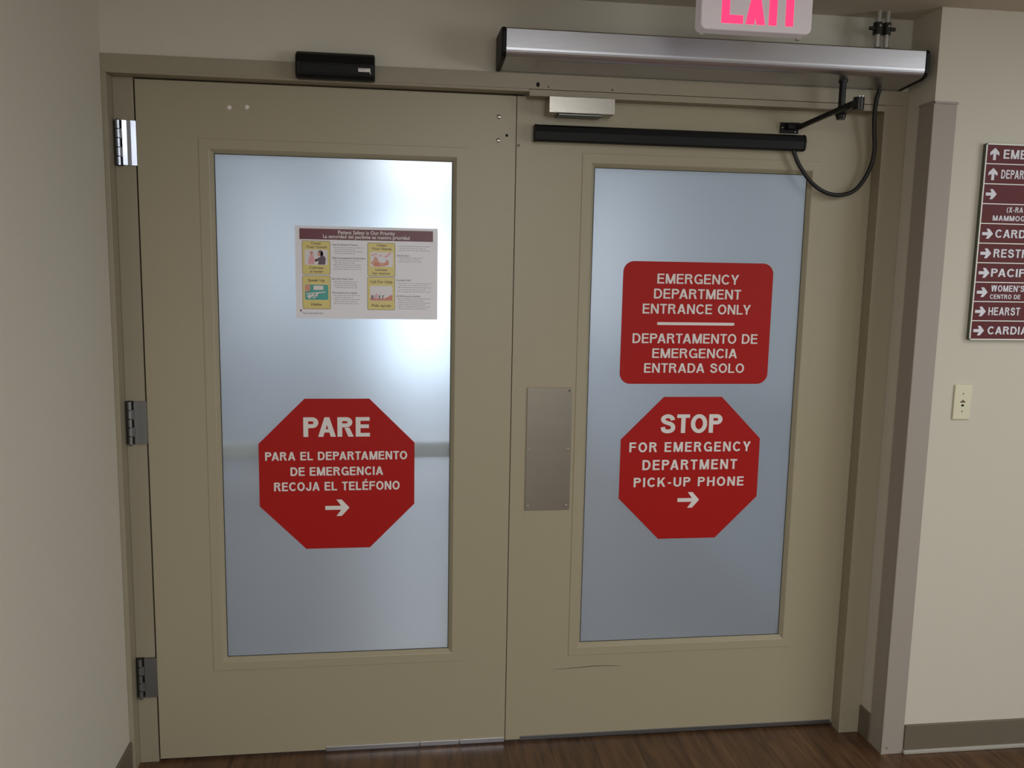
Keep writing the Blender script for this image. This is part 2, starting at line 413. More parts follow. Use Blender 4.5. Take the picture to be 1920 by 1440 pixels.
def lettering(mb, text, x0, x1, z0, z1, y, T=0.185, gap=0.115):
    """fit the line between x0 and x1, cap height z0..z1, on the plane y facing -y"""
    wtot = 0; lay = []
    for i, ch in enumerate(text):
        w, q = glyph(ch, T)
        lay.append((wtot, q)); wtot += w + (gap - KERN.get(text[i:i + 2], 0) if i < len(text) - 1 else 0)
    sx = (x1 - x0) / wtot; sz = z1 - z0
    for ox, q in lay:
        for j, P in enumerate(q):
            pts = [(x0 + (ox + x) * sx, z0 + z * sz) for x, z in P]
            a = sum(pts[i][0] * pts[(i + 1) % len(pts)][1] - pts[(i + 1) % len(pts)][0] * pts[i][1] for i in range(len(pts)))
            mb.flat(pts if a > 0 else pts[::-1], y - 1e-5 * j)


def arrow_right(mb, x0, x1, z0, z1, y, th=0.24):
    """slim chevron arrow: shaft plus swept head"""
    w, h = x1 - x0, z1 - z0; c = (z0 + z1) / 2; t = th * h / 2
    mb.flat([(x0, c - t), (x1 - 0.25 * w, c - t), (x1 - 0.25 * w, c + t), (x0, c + t)], y)
    mb.flat([(x0 + 0.46 * w, z0), (x0 + 0.68 * w, z0), (x1, c), (x1 - 0.28 * w, c)], y - 2e-5)
    mb.flat([(x1 - 0.28 * w, c), (x1, c), (x0 + 0.68 * w, z1), (x0 + 0.46 * w, z1)], y - 4e-5)


def arrow_block(mb, cx, cz, s, y, up=False):
    """stubby arrow of a directory sign with swept-back barbs"""
    P = [(-0.5, -0.13), (0.02, -0.13), (-0.12, -0.42), (0.14, -0.42), (0.52, 0), (0.14, 0.42), (-0.12, 0.42), (0.02, 0.13), (-0.5, 0.13)]
    quads = [[P[0], P[1], P[7], P[8]], [P[2], P[3], P[4], P[1]], [P[4], P[5], P[6], P[7]], [P[1], P[4], P[7]]]
    for Q in quads:
        pts = [(cx - z * s, cz + x * s) if up else (cx + x * s, cz + z * s) for x, z in Q]
        mb.flat(pts, y)


def words(text, x0, x1, z0, z1, y, T, gap, name, m, parent):
    """a line of lettering, each word a part of its own at its place in the line"""
    def adv(t): return sum(glyph(c, T)[0] + gap - KERN.get(t[i:i + 2], 0) for i, c in enumerate(t))
    k = (x1 - x0) / (adv(text) - gap); pos = 0
    for w in text.split(' '):
        i = text.index(w, pos); a = x0 + adv(text[:i]) * k
        b = a + (adv(w) - gap) * k
        mb = MB(); lettering(mb, w, a, b, z0, z1, y, T, gap); mb.build(name, m, parent); pos = i + len(w)


def font_text(mb, body, x0, x1, z0, z1, y, off=0.018):
    cu = bpy.data.curves.new('tmp', 'FONT'); cu.body = body; cu.size = 1.0; cu.offset = off; cu.resolution_u = 3
    ob = bpy.data.objects.new('tmp', cu); COL.objects.link(ob)
    dg = bpy.context.evaluated_depsgraph_get()
    me = bpy.data.meshes.new_from_object(ob.evaluated_get(dg))
    xs = [v.co.x for v in me.vertices]; a, b = min(xs), max(xs)
    sx = (x1 - x0) / (b - a); sz = (z1 - z0) / 0.70
    mb.add([(x0 + (v.co.x - a) * sx, y, z0 + v.co.y * sz) for v in me.vertices], [tuple(p.vertices) for p in me.polygons])
    bpy.data.objects.remove(ob); bpy.data.curves.remove(cu); bpy.data.meshes.remove(me)


# ------------------------------------------------------------------ the setting
FZ = -0.010          # finished floor
CZ = 2.408           # hall ceiling
LX = -1.205          # face of the left wall
RX = 1.264           # corner of the right wall
RY = -0.198          # face of the right wall
CC = 2.60            # corridor ceiling beyond the doors

struct('floor', MB().box(-1.5, 5.2, -9.0, 9.2, FZ - 0.1, FZ), M['floor'], 'brown wood-look vinyl floor running under the double doors', 'floor')
struct('ceiling', MB().box(-1.5, 5.2, -9.0, -0.05, CZ, CZ + 0.1), M['ceil'], 'beige ceiling of the hall above the doors', 'ceiling')
struct('wall_left', MB().box(LX - 0.12, LX, -9.0, 0.10, FZ, CZ), M['wall'], 'cream wall left of the doors coming toward the viewer', 'wall')
struct('wall_header', MB().box(LX, RX + 0.02, -0.048, 0.10, 2.187, CZ + 0.2), M['wall'], 'cream wall strip above the door frame', 'wall')
struct('wall_right', MB().box(RX, 5.2, RY, 0.10, FZ, CZ + 0.1), M['wall'], 'cream wall right of the doors with its short return', 'wall')
struct('wall_behind', MB().box(-1.5, 5.2, -9.1, -9.0, FZ, CZ), M['wall'], 'cream end wall of the hall behind the viewer', 'wall')
struct('wall_far_right', MB().box(5.2, 5.3, -9.0, 0.1, FZ, CZ), M['wall'], 'cream side wall at the far right of the hall', 'wall')
# corridor beyond the doors
struct('wall_beyond_left', MB().box(-1.55, -1.45, 0.10, 9.2, 1.0, CC), M['corr'], 'pale left wall of the corridor behind the frosted glass', 'wall')
struct('wall_beyond_right', MB().box(1.45, 1.55, 0.10, 9.2, 1.0, CC), M['corr'], 'pale right wall of the corridor behind the frosted glass', 'wall')
struct('trim_1', MB().box(-1.55, -1.44, 0.10, 9.2, FZ, 1.0), M['corrlow'], 'grey wainscot on the left of the corridor behind the glass', 'wainscot')
struct('trim_2', MB().box(1.44, 1.55, 0.10, 9.2, FZ, 1.0), M['corrlow'], 'grey wainscot on the right of the corridor behind the glass', 'wainscot')
struct('wall_beyond_end', MB().box(-1.55, 1.55, 9.2, 9.3, FZ, CC), M['corr'], 'pale end wall of the corridor behind the frosted glass', 'wall')
struct('ceiling_beyond', MB().box(-1.55, 1.55, 0.10, 9.2, CC, CC + 0.1), M['corr'], 'white ceiling of the corridor behind the frosted glass', 'ceiling')
struct('glow_panel_1', MB().box(-0.45, 0.55, 9.17, 9.2, 0.05, 2.25), M['glow_panel'], 'added glowing panel at the end of the corridor behind the glass', 'glow_panel')  # added emitter that makes the bright streak in the left pane

struct('baseboard_left', MB().box(LX, LX + 0.008, -9.0, -0.056, FZ, 0.095), M['base'], 'brown vinyl baseboard on the left wall', 'baseboard', 0.002)
struct('baseboard_right', MB().box(RX + 0.076, 5.2, RY - 0.008, RY, FZ + 0.014, 0.093), M['base'], 'brown vinyl baseboard on the right wall', 'baseboard', 0.002)
struct('baseboard_return', MB().box(RX - 0.007, RX, RY + 0.076, -0.056, FZ, 0.093), M['base'], 'short dark baseboard between door frame and corner guard', 'baseboard', 0.001)
struct('trim_3', MB().box(RX + 0.074, 5.2, RY - 0.014, RY, FZ, FZ + 0.014), M['caulk'], 'pale edge strip on the floor under the right baseboard', 'trim', 0.003)

# steel door frame: left jamb with rabbet, header, right stop face
fr = thing('door_frame', (0, 0, FZ), 'khaki steel frame around the pair of doors', 'door frame', kind='structure')
MB().box(LX, -1.191, -0.055, 0.10, FZ, 2.1345).box(-1.191, -1.133, 0.0, 0.10, FZ, 2.1345).box(-1.133, -1.112, 0.047, 0.10, FZ, 2.1345).build('left_jamb', M['frame'], fr, 0.0015)
MB().box(LX, RX, -0.055, 0.10, 2.1425, 2.187).box(LX, 0.030, -0.055, 0.10, 2.1345, 2.1425).box(-1.112, 0.028, 0.047, 0.10, 2.112, 2.1345).build('header', M['frame'], fr, 0.0012)
MB().box(0.030, 1.185, -0.0555, 0.0, 2.122, 2.1412).build('header_stop', M['frame'], fr, 0.0012)
MB().box(1.185, RX, -0.055, -0.003, FZ, 2.1425).box(1.200, RX, -0.003, 0.10, FZ, 2.1425).build('right_jamb', M['frame'], fr, 0.0015)
for n, (x, z, rx, rz) in enumerate(((0.056, 2.1555, 0.0052, 0.0072), (0.088, 2.150, 0.002, 0.0022), (0.287, 2.150, 0.002, 0.0026))):
    MB().prism(ellipse(x, z, rx, rz), -0.0562, -0.0545).build('screw_hole', M['hole'], fr)


# ------------------------------------------------------------------ the two door leaves
def lite_ring(mb, o, i, g, yf, yg):
    """o/i/g = (x0, x1, z0, z1): outer flange, opening, glass edge"""
    def c4(r, y): return [(r[0], y, r[2]), (r[1], y, r[2]), (r[1], y, r[3]), (r[0], y, r[3])]
    vs = c4(o, 0.0) + c4(o, yf) + c4(i, yf) + c4(g, yg)
    fs = []
    for a in (0, 4, 8):
        for k in range(4):
            fs.append((a + k, a + (k + 1) % 4, a + 4 + (k + 1) % 4, a + 4 + k))
    mb.add(vs, fs)


def leaf(name, label, x0, x1, gx0, gx1, gz0, gz1):
    d = thing(name, ((x0 + x1) / 2, 0, FZ), label, 'door', kind='structure')
    a, b, c, e = gx0 - 0.010, gx1 + 0.010, gz0 - 0.010, gz1 + 0.010
    p = MB().box(x0, a, 0, 0.045, 0, 2.13).box(b, x1, 0, 0.045, 0, 2.13).box(a, b, 0, 0.045, 0, c).box(a, b, 0, 0.045, e, 2.13)
    p.build('leaf_panel', M['door'], d)
    r = MB(); lite_ring(r, (gx0 - 0.042, gx1 + 0.042, gz0 - 0.042, gz1 + 0.042), (gx0 - 0.0125, gx1 + 0.0125, gz0 - 0.0125, gz1 + 0.0125), (gx0, gx1, gz0, gz1), -0.0022, 0.012)
    r.build('glazing_frame', M['door'], d, 0.0012)
    k = MB(); t = 0.0016
    k.box(gx0, gx1, 0.0105, 0.0135, gz0, gz0 + t).box(gx0, gx1, 0.0105, 0.0135, gz1 - t, gz1).box(gx0, gx0 + t, 0.0105, 0.0135, gz0, gz1).box(gx1 - t, gx1, 0.0105, 0.0135, gz0, gz1)
    k.build('gasket', M['gasket'], d)
    MB().box(a + 0.001, b - 0.001, 0.012, 0.018, c + 0.001, e - 0.001).build('glass_pane', M['frost'], d)
    return d


d1 = leaf('door_1', 'left khaki door leaf with frosted glass, three hinges at its left edge', -1.128, -0.0015, -0.911, -0.197, 0.336, 1.926)
d2 = leaf('door_2', 'right khaki door leaf with frosted glass and a steel push plate', 0.0005, 1.193, 0.254, 0.968, 0.338, 1.923)

# left leaf hardware
MB().box(-0.935, -0.16, 0.085, 0.110, 0.972, 1.024).build('crash_rail', M['beige'], d1, 0.006)
MB().box(-0.945, -0.925, 0.045, 0.110, 0.968, 1.028).box(-0.17, -0.15, 0.045, 0.110, 0.968, 1.028).build('rail_bracket', M['beige'], d1, 0.003)
for x, z in ((-0.862, 2.060), (-0.811, 2.063)):
    MB().dome((x, 0.0002, z), 0.0068, 0.0018).build('bolt_cap', M['white'], d1)
for x, z in ((-0.0555, 2.065), (-0.0565, 1.994)):
    MB().dome((x, 0.0002, z), 0.0072, 0.0045).build('bolt_head', M['bolt'], d1)
MB().prism(ellipse(-0.030, 2.010, 0.0042, 0.0046), -0.0006, 0.001).build('screw_hole', M['hole'], d1)
sw = MB()
for a, b in ((-0.60, -0.292), (-0.289, -0.158), (-0.155, -0.004)):
    sw.box(a, b, -0.004, 0.0, -0.004, 0.012)
sw.build('bottom_sweep', M['alu'], d1, 0.0008)


MB().box(-0.0013, 0.0003, 0.012, 0.034, FZ + 0.004, 2.128).build('seam_light_seal', M['hole'], d1)  # added dark strip that keeps corridor light out of the seam


def hinge(z0, z1, m, tilt):
    # leaf plate in three facets, tilted on the top hinge to catch a glint, with a slot beside the knuckles
    h = MB()
    zz0, zz1 = z0 + 0.002, z1 - 0.001
    xs = [(-1.1645, -0.0095 - tilt), (-1.1530, -0.0090), (-1.1415, -0.0088), (-1.128, -0.0085 + tilt)]
    for (xa, ya), (xb, yb) in zip(xs[:-1], xs[1:]):
        h.add([(xa, ya, zz0), (xb, yb, zz0), (xb, yb, zz1), (xa, ya, zz1), (xa, -0.0005, zz0), (xb, -0.0005, zz0), (xb, -0.0005, zz1), (xa, -0.0005, zz1)],
              [(0, 1, 2, 3), (7, 6, 5, 4), (0, 4, 5, 1), (3, 2, 6, 7), (0, 3, 7, 4), (1, 5, 6, 2)])
    root = h.build('hinge', m, d1)
    L_ = (z1 - z0) / 5
    for k in range(5):
        MB().cyl((-1.1765, -0.0105, z0 + k * L_ + 0.0014), (0, 0, 1), 0.0074, L_ - 0.0028, 20).build('knuckle', m, root)
        if k in (1, 3):
            MB().box(-1.1765, -1.1635, -0.0150, -0.008, z0 + k * L_ - 0.001, z0 + (k + 1) * L_ + 0.001).build('hinge_tongue', m, root, 0.0008)
    MB().cyl((-1.1765, -0.0105, z0 - 0.002), (0, 0, 1), 0.0045, z1 - z0 + 0.004, 16).build('hinge_pin', M['darkmetal'], root)
    MB().box(-1.1905, -1.1655, -0.002, -0.0003, z0, z1).build('knuckle_shade_plate', M['darkmetal'], root)  # dark strip standing in for the shadow beside the knuckles
    return root


hinge(1.880, 2.011, M['hingeglint'], 0.0040)
hinge(1.043, 1.178, M['dull'], 0.0)
hinge(0.216, 0.350, M['dull'], 0.0)

# right leaf hardware
MB().box(0.0008, 0.047, -0.0022, 0.0, 0.004, 2.128).build('edge_astragal', M['door'], d2, 0.0006)
pp = MB().box(0.0515, 0.2005, -0.0042, -0.0005, 0.810, 1.2195).build('push_plate', M['plate'], d2, 0.0008)
for x in (0.0615, 0.190):
    for z in (0.826, 1.017, 1.209):
        MB().dome((x, -0.0041, z), 0.0026, 0.0016, 12).build('screw', M['bolt'] if (x, z) != (0.190, 1.209) else M['hole'], pp)
MB().prism(ellipse(0.0075, 1.981, 0.0045, 0.0045), -0.0026, 0.0).build('screw_plug', M['scuff'], d2)
MB().box(0.052, 1.18, -0.003, 0.0, -0.002, 0.012).build('bottom_sweep', M['dull'], d2, 0.0008)
sc_ = MB().flat([(0.16, 0.2475), (0.22, 0.2485), (0.30, 0.2525), (0.36, 0.2515), (0.40, 0.2495), (0.40, 0.2505), (0.36, 0.2540), (0.30, 0.2560), (0.22, 0.2510), (0.16, 0.2485)], -0.0004)
sc_.build('scuff_mark', M['scuff'], d2)


# ------------------------------------------------------------------ signs stuck on the glass
YP = 0.0105
def octagon(cx, cz, w, h):
    k = 0.207
    return [(cx - k * w, cz - h / 2), (cx + k * w, cz - h / 2), (cx + w / 2, cz - k * h), (cx + w / 2, cz + k * h), (cx + k * w, cz + h / 2), (cx - k * w, cz + h / 2), (cx - w / 2, cz + k * h), (cx - w / 2, cz - k * h)]


s1 = thing('octagonal_sign', (-0.5555, YP, 0.692), 'red octagonal sign lettered PARE on the left glass', 'sign', 'red octagonal signs on the glass')
MB().prism(octagon(-0.5555, 0.937, 0.489, 0.490), YP, 0.012).build('sign_face', M['red'], s1)
m_ = MB()
lettering(m_, 'PARE', -0.6610, -0.4529, 1.0596, 1.1227, YP - 0.0005, 0.205, 0.085)
m_.build('title_lettering', M['white'], s1)
for t_, a_, b_, c_, e_ in (('PARA EL DEPARTAMENTO', -0.7803, -0.3344, 0.9840, 1.0113), ('DE EMERGENCIA', -0.7028, -0.4114, 0.9335, 0.9613), ('RECOJA EL TELÉFONO', -0.7545, -0.3582, 0.8843, 0.9126)):
    words(t_, a_, b_, c_, e_, YP - 0.0005, 0.185, 0.115, 'message_lettering', M['white'], s1)
m_ = MB(); arrow_right(m_, -0.5953, -0.5189, 0.7995, 0.8540, YP - 0.0005); m_.build('arrow', M['white'], s1)

s2 = thing('octagonal_sign', (0.615, YP, 0.697), 'red octagonal sign lettered STOP on the right glass', 'sign', 'red octagonal signs on the glass')
MB().prism(octagon(0.615, 0.9415, 0.486, 0.489), YP, 0.012).build('sign_face', M['red'], s2)
m_ = MB()
lettering(m_, 'STOP', 0.5069, 0.7219, 1.0635, 1.1269, YP - 0.0005, 0.205, 0.085)
m_.build('title_lettering', M['white'], s2)
for t_, a_, b_, c_, e_ in (('FOR EMERGENCY', 0.4022, 0.8260, 0.9991, 1.0325), ('DEPARTMENT', 0.4494, 0.7809, 0.9374, 0.9719), ('PICK-UP PHONE', 0.4217, 0.8081, 0.8791, 0.9112)):
    words(t_, a_, b_, c_, e_, YP - 0.0005, 0.18, 0.20, 'message_lettering', M['white'], s2)
m_ = MB(); arrow_right(m_, 0.5767, 0.6531, 0.8045, 0.8590, YP - 0.0005); m_.build('arrow', M['white'], s2)

s3 = thing('entrance_sign', (0.615, YP, 1.230), 'red rounded rectangular EMERGENCY DEPARTMENT ENTRANCE ONLY sign on the right glass', 'sign')
MB().prism(rrect(0.360, 0.871, 1.230, 1.632, 0.036, 10), YP, 0.012).build('sign_face', M['red'], s3)
for t_, a_, b_, c_, e_ in (('EMERGENCY', 0.4746, 0.7527, 1.5610, 1.5929), ('DEPARTMENT', 0.4653, 0.7627, 1.5121, 1.5442), ('ENTRANCE ONLY', 0.4291, 0.7991, 1.4626, 1.4947)):
    words(t_, a_, b_, c_, e_, YP - 0.0005, 0.158, 0.12, 'english_lettering', M['white'], s3)
for t_, a_, b_, c_, e_ in (('DEPARTAMENTO DE', 0.3988, 0.8288, 1.3653, 1.3974), ('EMERGENCIA', 0.4676, 0.7600, 1.3166, 1.3481), ('ENTRADA SOLO', 0.4418, 0.7871, 1.2673, 1.2989)):
    words(t_, a_, b_, c_, e_, YP - 0.0005, 0.158, 0.12, 'spanish_lettering', M['white'], s3)
MB().flat(rrect(0.4797, 0.7451, 1.4255, 1.4349, 0.004, 4), YP - 0.0005).build('divider_line', M['white'], s3)

# ------------------------------------------------------------------ poster
PY = 0.0113
po = thing('poster', (-0.4595, PY, 1.4355), 'patient safety poster with four yellow cards on the left glass', 'poster')
MB().flat([(-0.678, 1.4355), (-0.241, 1.4355), (-0.241, 1.7195), (-0.678, 1.7195)], PY).build('paper', M['paper'], po)
hb = MB().flat([(-0.6649, 1.6786), (-0.2559, 1.6786), (-0.2559, 1.7115), (-0.6649, 1.7115)], PY - 0.0003).build('header_band', M['band'], po)
m_ = MB()
font_text(m_, 'Patient Safety is Our Priority', -0.5480, -0.3735, 1.6965, 1.7075, PY - 0.0006)
m_.build('title_lettering', M['white'], hb)
m_ = MB()
font_text(m_, 'La seguridad del paciente es nuestra prioridad', -0.5936, -0.3284, 1.6838, 1.6942, PY - 0.0006)
m_.build('title_lettering', M['white'], hb)


def card(x0, x1, z0, z1, px0, px1, pz0, pz1, lines):
    c = MB()
    c.flat(rrect(x0, x1, z0, z1, 0.004, 5), PY - 0.0003)
    root = c.build('card', M['brown'], po)
    MB().flat(rrect(x0 + 0.0012, x1 - 0.0012, z0 + 0.0012, z1 - 0.0012, 0.0032, 5), PY - 0.0005).build('card_face', M['yellow'], root)
    MB().flat(rrect(px0, px1, pz0, pz1, 0.004, 5), PY - 0.0007).build('picture', M['picwhite'], root)
    for t_, a, b, c0, c1 in lines:
        m = MB(); font_text(m, t_, a, b, c0, c1, PY - 0.0007); m.build('card_lettering', M['brown'], root)
    return root


YQ = PY - 0.0009
c1 = card(-0.6575, -0.5722, 1.5715, 1.6745, -0.6496, -0.5803, 1.6008, 1.6479,
          (('Cover', -0.6302, -0.5988, 1.6635, 1.6710), ('Your Cough', -0.6454, -0.5825, 1.6520, 1.6595), ('Cúbrase', -0.6362, -0.5933, 1.5890, 1.5960), ('al toser', -0.6345, -0.5934, 1.5775, 1.5845)))
g_ = MB().flat([(-0.610, 1.602), (-0.588, 1.602), (-0.586, 1.622), (-0.595, 1.632), (-0.606, 1.624), (-0.618, 1.616), (-0.617, 1.611), (-0.608, 1.613)], YQ)
g_.flat(ellipse(-0.602, 1.637, 0.0075, 0.009), YQ - 0.0001).flat([(-0.601, 1.628), (-0.593, 1.628), (-0.594, 1.640), (-0.600, 1.642)], YQ - 0.0001)
g_.build('dark_figure', M['dark'], c1)
g_ = MB().flat(ellipse(-0.6065, 1.634, 0.004, 0.006), YQ - 0.0003).flat(ellipse(-0.629, 1.637, 0.005, 0.0062), YQ - 0.0001)
g_.build('faces', M['skin'], c1)
g_ = MB().flat([(-0.640, 1.603), (-0.624, 1.603), (-0.611, 1.617), (-0.622, 1.622), (-0.623, 1.630), (-0.634, 1.631), (-0.638, 1.618)], YQ)
g_.build('pink_figure', M['pink'], c1)
c2 = card(-0.6578, -0.5722, 1.4645, 1.5680, -0.6505, -0.5788, 1.4930, 1.5406,
          (('Speak Up', -0.6409, -0.5899, 1.5500, 1.5580), ('Hable', -0.6318, -0.6003, 1.4755, 1.4835)))
MB().flat(rrect(-0.6500, -0.5793, 1.4935, 1.5401, 0.004, 5), YQ).build('teal_ground', M['teal'], c2)
MB().flat([(-0.6500, 1.519), (-0.640, 1.518), (-0.633, 1.526), (-0.634, 1.539), (-0.6480, 1.5396), (-0.6500, 1.537)], YQ - 0.0001).build('hand', M['skin'], c2)
g_ = MB().flat([(-0.624, 1.524), (-0.594, 1.524), (-0.594, 1.537), (-0.624, 1.537)], YQ - 0.0001)
g_.flat([(-0.648, 1.510), (-0.589, 1.516), (-0.586, 1.519), (-0.600, 1.518), (-0.646, 1.513)], YQ - 0.0001)
for cx, cz, r in ((-0.639, 1.505, 0.006), (-0.628, 1.507, 0.0065), (-0.617, 1.506, 0.006), (-0.636, 1.500, 0.005), (-0.622, 1.501, 0.005), (-0.612, 1.513, 0.005)):
    g_.flat(ellipse(cx, cz, r, r * 0.55, 12, 0.5), YQ - 0.0002)
g_.build('white_objects', M['white'], c2)
c3 = card(-0.4586, -0.3729, 1.5690, 1.6725, -0.4498, -0.3794, 1.5985, 1.6438,
          (('Clean', -0.4300, -0.3997, 1.6615, 1.6690), ('Your Hands', -0.4454, -0.3843, 1.6505, 1.6580), ('Lávese', -0.4335, -0.3980, 1.5860, 1.5930), ('las manos', -0.4423, -0.3897, 1.5752, 1.5822)))
g_ = MB().flat([(-0.4495, 1.610), (-0.437, 1.600), (-0.415, 1.599), (-0.395, 1.604), (-0.391, 1.614), (-0.399, 1.622), (-0.404, 1.612), (-0.415, 1.610), (-0.424, 1.614), (-0.430, 1.628), (-0.437, 1.630), (-0.441, 1.618)], YQ)
g_.build('hands', M['skin'], c3)
g_ = MB().flat([(-0.441, 1.601), (-0.420, 1.600), (-0.424, 1.611), (-0.436, 1.613)], YQ - 0.0001).flat([(-0.405, 1.603), (-0.396, 1.606), (-0.399, 1.615), (-0.405, 1.610)], YQ - 0.0001)
g_.build('hand_shading_ink', M['orange'], c3)
g_ = MB()
for cx, cz in ((-0.442, 1.634), (-0.433, 1.637), (-0.402, 1.630), (-0.390, 1.640), (-0.396, 1.634), (-0.418, 1.633)):
    g_.flat(ellipse(cx, cz, 0.005, 0.003, 10), YQ)
g_.build('water_spray', M['pink'], c3)
c4 = card(-0.4594, -0.3738, 1.4640, 1.5670, -0.4509, -0.3812, 1.4923, 1.5391,
          (('Call For Help', -0.4508, -0.3812, 1.5480, 1.5560), ('Pida ayuda', -0.4459, -0.3864, 1.4742, 1.4820)))
MB().flat([(-0.4500, 1.4935), (-0.3820, 1.4935), (-0.3820, 1.513), (-0.392, 1.507), (-0.402, 1.502), (-0.430, 1.500), (-0.4500, 1.502)], YQ).build('table_ground', M['orange'], c4)
g_ = MB()
for x in (-0.447, -0.437, -0.424, -0.413):
    g_.flat([(x, 1.499), (x + 0.006, 1.499), (x + 0.006, 1.510), (x, 1.510)], YQ - 0.0001)
g_.build('dark_objects', M['dark'], c4)
MB().flat([(-0.436, 1.498), (-0.428, 1.498), (-0.427, 1.512), (-0.431, 1.516), (-0.436, 1.510)], YQ - 0.0002).build('pink_object', M['pink'], c4)
MB().flat([(-0.420, 1.499), (-0.4165, 1.499), (-0.4165, 1.509), (-0.420, 1.509)], YQ - 0.0002).flat([(-0.410, 1.499), (-0.406, 1.499), (-0.406, 1.508), (-0.410, 1.508)], YQ - 0.0002).build('pale_objects', M['white'], c4)

for t_, a_, b_, c_, e_ in (
        ('Stop the Spread of Germs!', -0.5660, -0.4887, 1.6615, 1.6670),
        ('Evite la propagación de microbios', -0.5664, -0.4646, 1.6205, 1.6262),
        ('Be a Part of the Team', -0.5670, -0.5033, 1.5565, 1.5620),
        ('Forme parte de su equipo', -0.5674, -0.4908, 1.5138, 1.5193),
        ('Lávese las manos', -0.3683, -0.3290, 1.6321, 1.6372),
        ('Condition HELP', -0.3696, -0.3229, 1.5552, 1.5604),
        ('AYUDA para su condición', -0.3695, -0.2940, 1.5056, 1.5109),
        ):
    m_ = MB(); font_text(m_, t_, a_, b_, c_, e_, PY - 0.0003); m_.build('heading_lettering', M['headink'], po)
rnd = random.Random(3)
for x0, x1, z0, z1, n in ((-0.5624, -0.4697, 1.6346, 1.6588, 4), (-0.5628, -0.4775, 1.5864, 1.6187, 5), (-0.3632, -0.2634, 1.6477, 1.6665, 3), (-0.3632, -0.2867, 1.6126, 1.6307, 3),
                          (-0.5633, -0.4881, 1.5291, 1.5536, 4), (-0.5638, -0.4819, 1.4800, 1.5116, 5), (-0.3657, -0.2601, 1.5192, 1.5518, 5), (-0.3656, -0.2611, 1.4656, 1.5035, 6), (-0.6595, -0.5896, 1.4477, 1.4542, 2)):
    m_ = MB(); step = (z1 - z0) / n
    for k in range(n):
        z = z1 - (k + 0.7) * step; x = x0 + (0.004 if k % 2 else 0); end = x1 - rnd.uniform(0, 0.3) * (x1 - x0) * (k % 2)
        while x < end - 0.003:
            w = rnd.uniform(0.003, 0.010); m_.flat([(x, z), (min(x + w, end), z), (min(x + w, end), z + 0.0016), (x, z + 0.0016)], PY - 0.0003); x += w + 0.0022
    m_.build('body_text', M['greyink'], po)
g_ = MB().flat([(-0.6632, 1.4555), (-0.659, 1.4598), (-0.6632, 1.464), (-0.6674, 1.4598)], PY - 0.0003)
g_.build('logo_mark', M['headink'], po)

# ------------------------------------------------------------------ door operator, arm, cable, sensors
op = thing('door_operator', (0.58, -0.05, 2.20), 'long brushed aluminium automatic door operator box above the right door', 'door operator')
yb, yf, zt, zbk, zbf = -0.056, -0.200, 2.281, 2.1885, 2.1995
prof = [(yb, zbk), (yb, zt), (yf + 0.004, zt), (yf, zt - 0.004)]
rc = 0.026
prof += [(yf, zbf + rc)] + [(yf + rc - rc * math.cos(a), zbf + rc - rc * math.sin(a)) for a in [math.radians(t) for t in (12, 24, 36, 48, 60, 72, 84, 90)]]
MB().prismx(prof, -0.060, 1.222).build('housing', M['alu'], op)
cap = [(yb, zbk - 0.002), (yb, zt + 0.004), (yb - 0.10, zt + 0.005), (yf + 0.006, zt + 0.002), (yf - 0.003, zt - 0.008), (yf - 0.003, zbf + 0.028), (yf + 0.001, zbf + 0.014), (yf + 0.010, zbf + 0.003), (yf + 0.026, zbf - 0.003)]
MB().prismx(cap, -0.074, -0.0602).build('end_cap', M['black'], op, 0.004)
MB().prismx(cap, 1.2222, 1.236).build('end_cap', M['black'], op, 0.004)
MB().cyl((1.0, -0.125, 2.190), (0, 0, 1), 0.014, 0.006).build('spindle_collar', M['blackmetal'], op)
MB().cyl((1.0, -0.125, 2.094), (0, 0, 1), 0.0105, 0.10).build('spindle', M['blackmetal'], op)
MB().cyl((1.0, -0.125, 2.079), (0, 0, 1), 0.0125, 0.014, r2=0.016).build('spindle_foot', M['blackmetal'], op)


def bar(p, q, w, t):
    """flat bar from p to q, width w across, thickness t in z"""
    p, q = Vector(p), Vector(q); d = (q - p).normalized(); s_ = d.cross(Vector((0, 0, 1))).normalized(); u = s_.cross(d)
    m = MB(); vs = []
    for c in (p, q):
        for a, b in ((-1, -1), (1, -1), (1, 1), (-1, 1)): vs.append(c + s_ * a * w / 2 + u * b * t / 2)
    return m.add(vs, [(3, 2, 1, 0), (4, 5, 6, 7), (0, 1, 5, 4), (1, 2, 6, 5), (2, 3, 7, 6), (3, 0, 4, 7)])


bar((1.0, -0.112, 2.098), (0.994, -0.245, 2.108), 0.028, 0.015).build('drive_arm', M['blackmetal'], op, 0.003)
bar((0.905, -0.030, 2.064), (0.999, -0.238, 2.118), 0.015, 0.014).build('link_arm', M['blackmetal'], op, 0.003)
el = MB().cyl((0.996, -0.236, 2.090), (0, 0, 1), 0.016, 0.036).build('elbow_joint', M['blackmetal'], op)
for dx, dz in ((-0.004, 0.127), (0.006, 0.1275)):
    MB().cyl((0.996 + dx, -0.246, 2.0 + dz - 0.003), (0, 0, 1), 0.0035, 0.005, 10).build('bolt_head', M['bolt'], el)
MB().dome((0.996, -0.2485, 2.115), 0.004, 0.002, 10).build('bolt_head', M['bolt'], el)
sh = MB().box(0.858, 0.921, -0.006, -0.0006, 2.050, 2.084).box(0.874, 0.916, -0.034, -0.006, 2.060, 2.080).build('door_shoe', M['black'], op, 0.002)
for x, z in ((0.8665, 2.067), (0.908, 2.0555)):
    MB().dome((x, -0.0055, z), 0.0034, 0.003, 12).build('bolt_head', M['bolt'], sh)

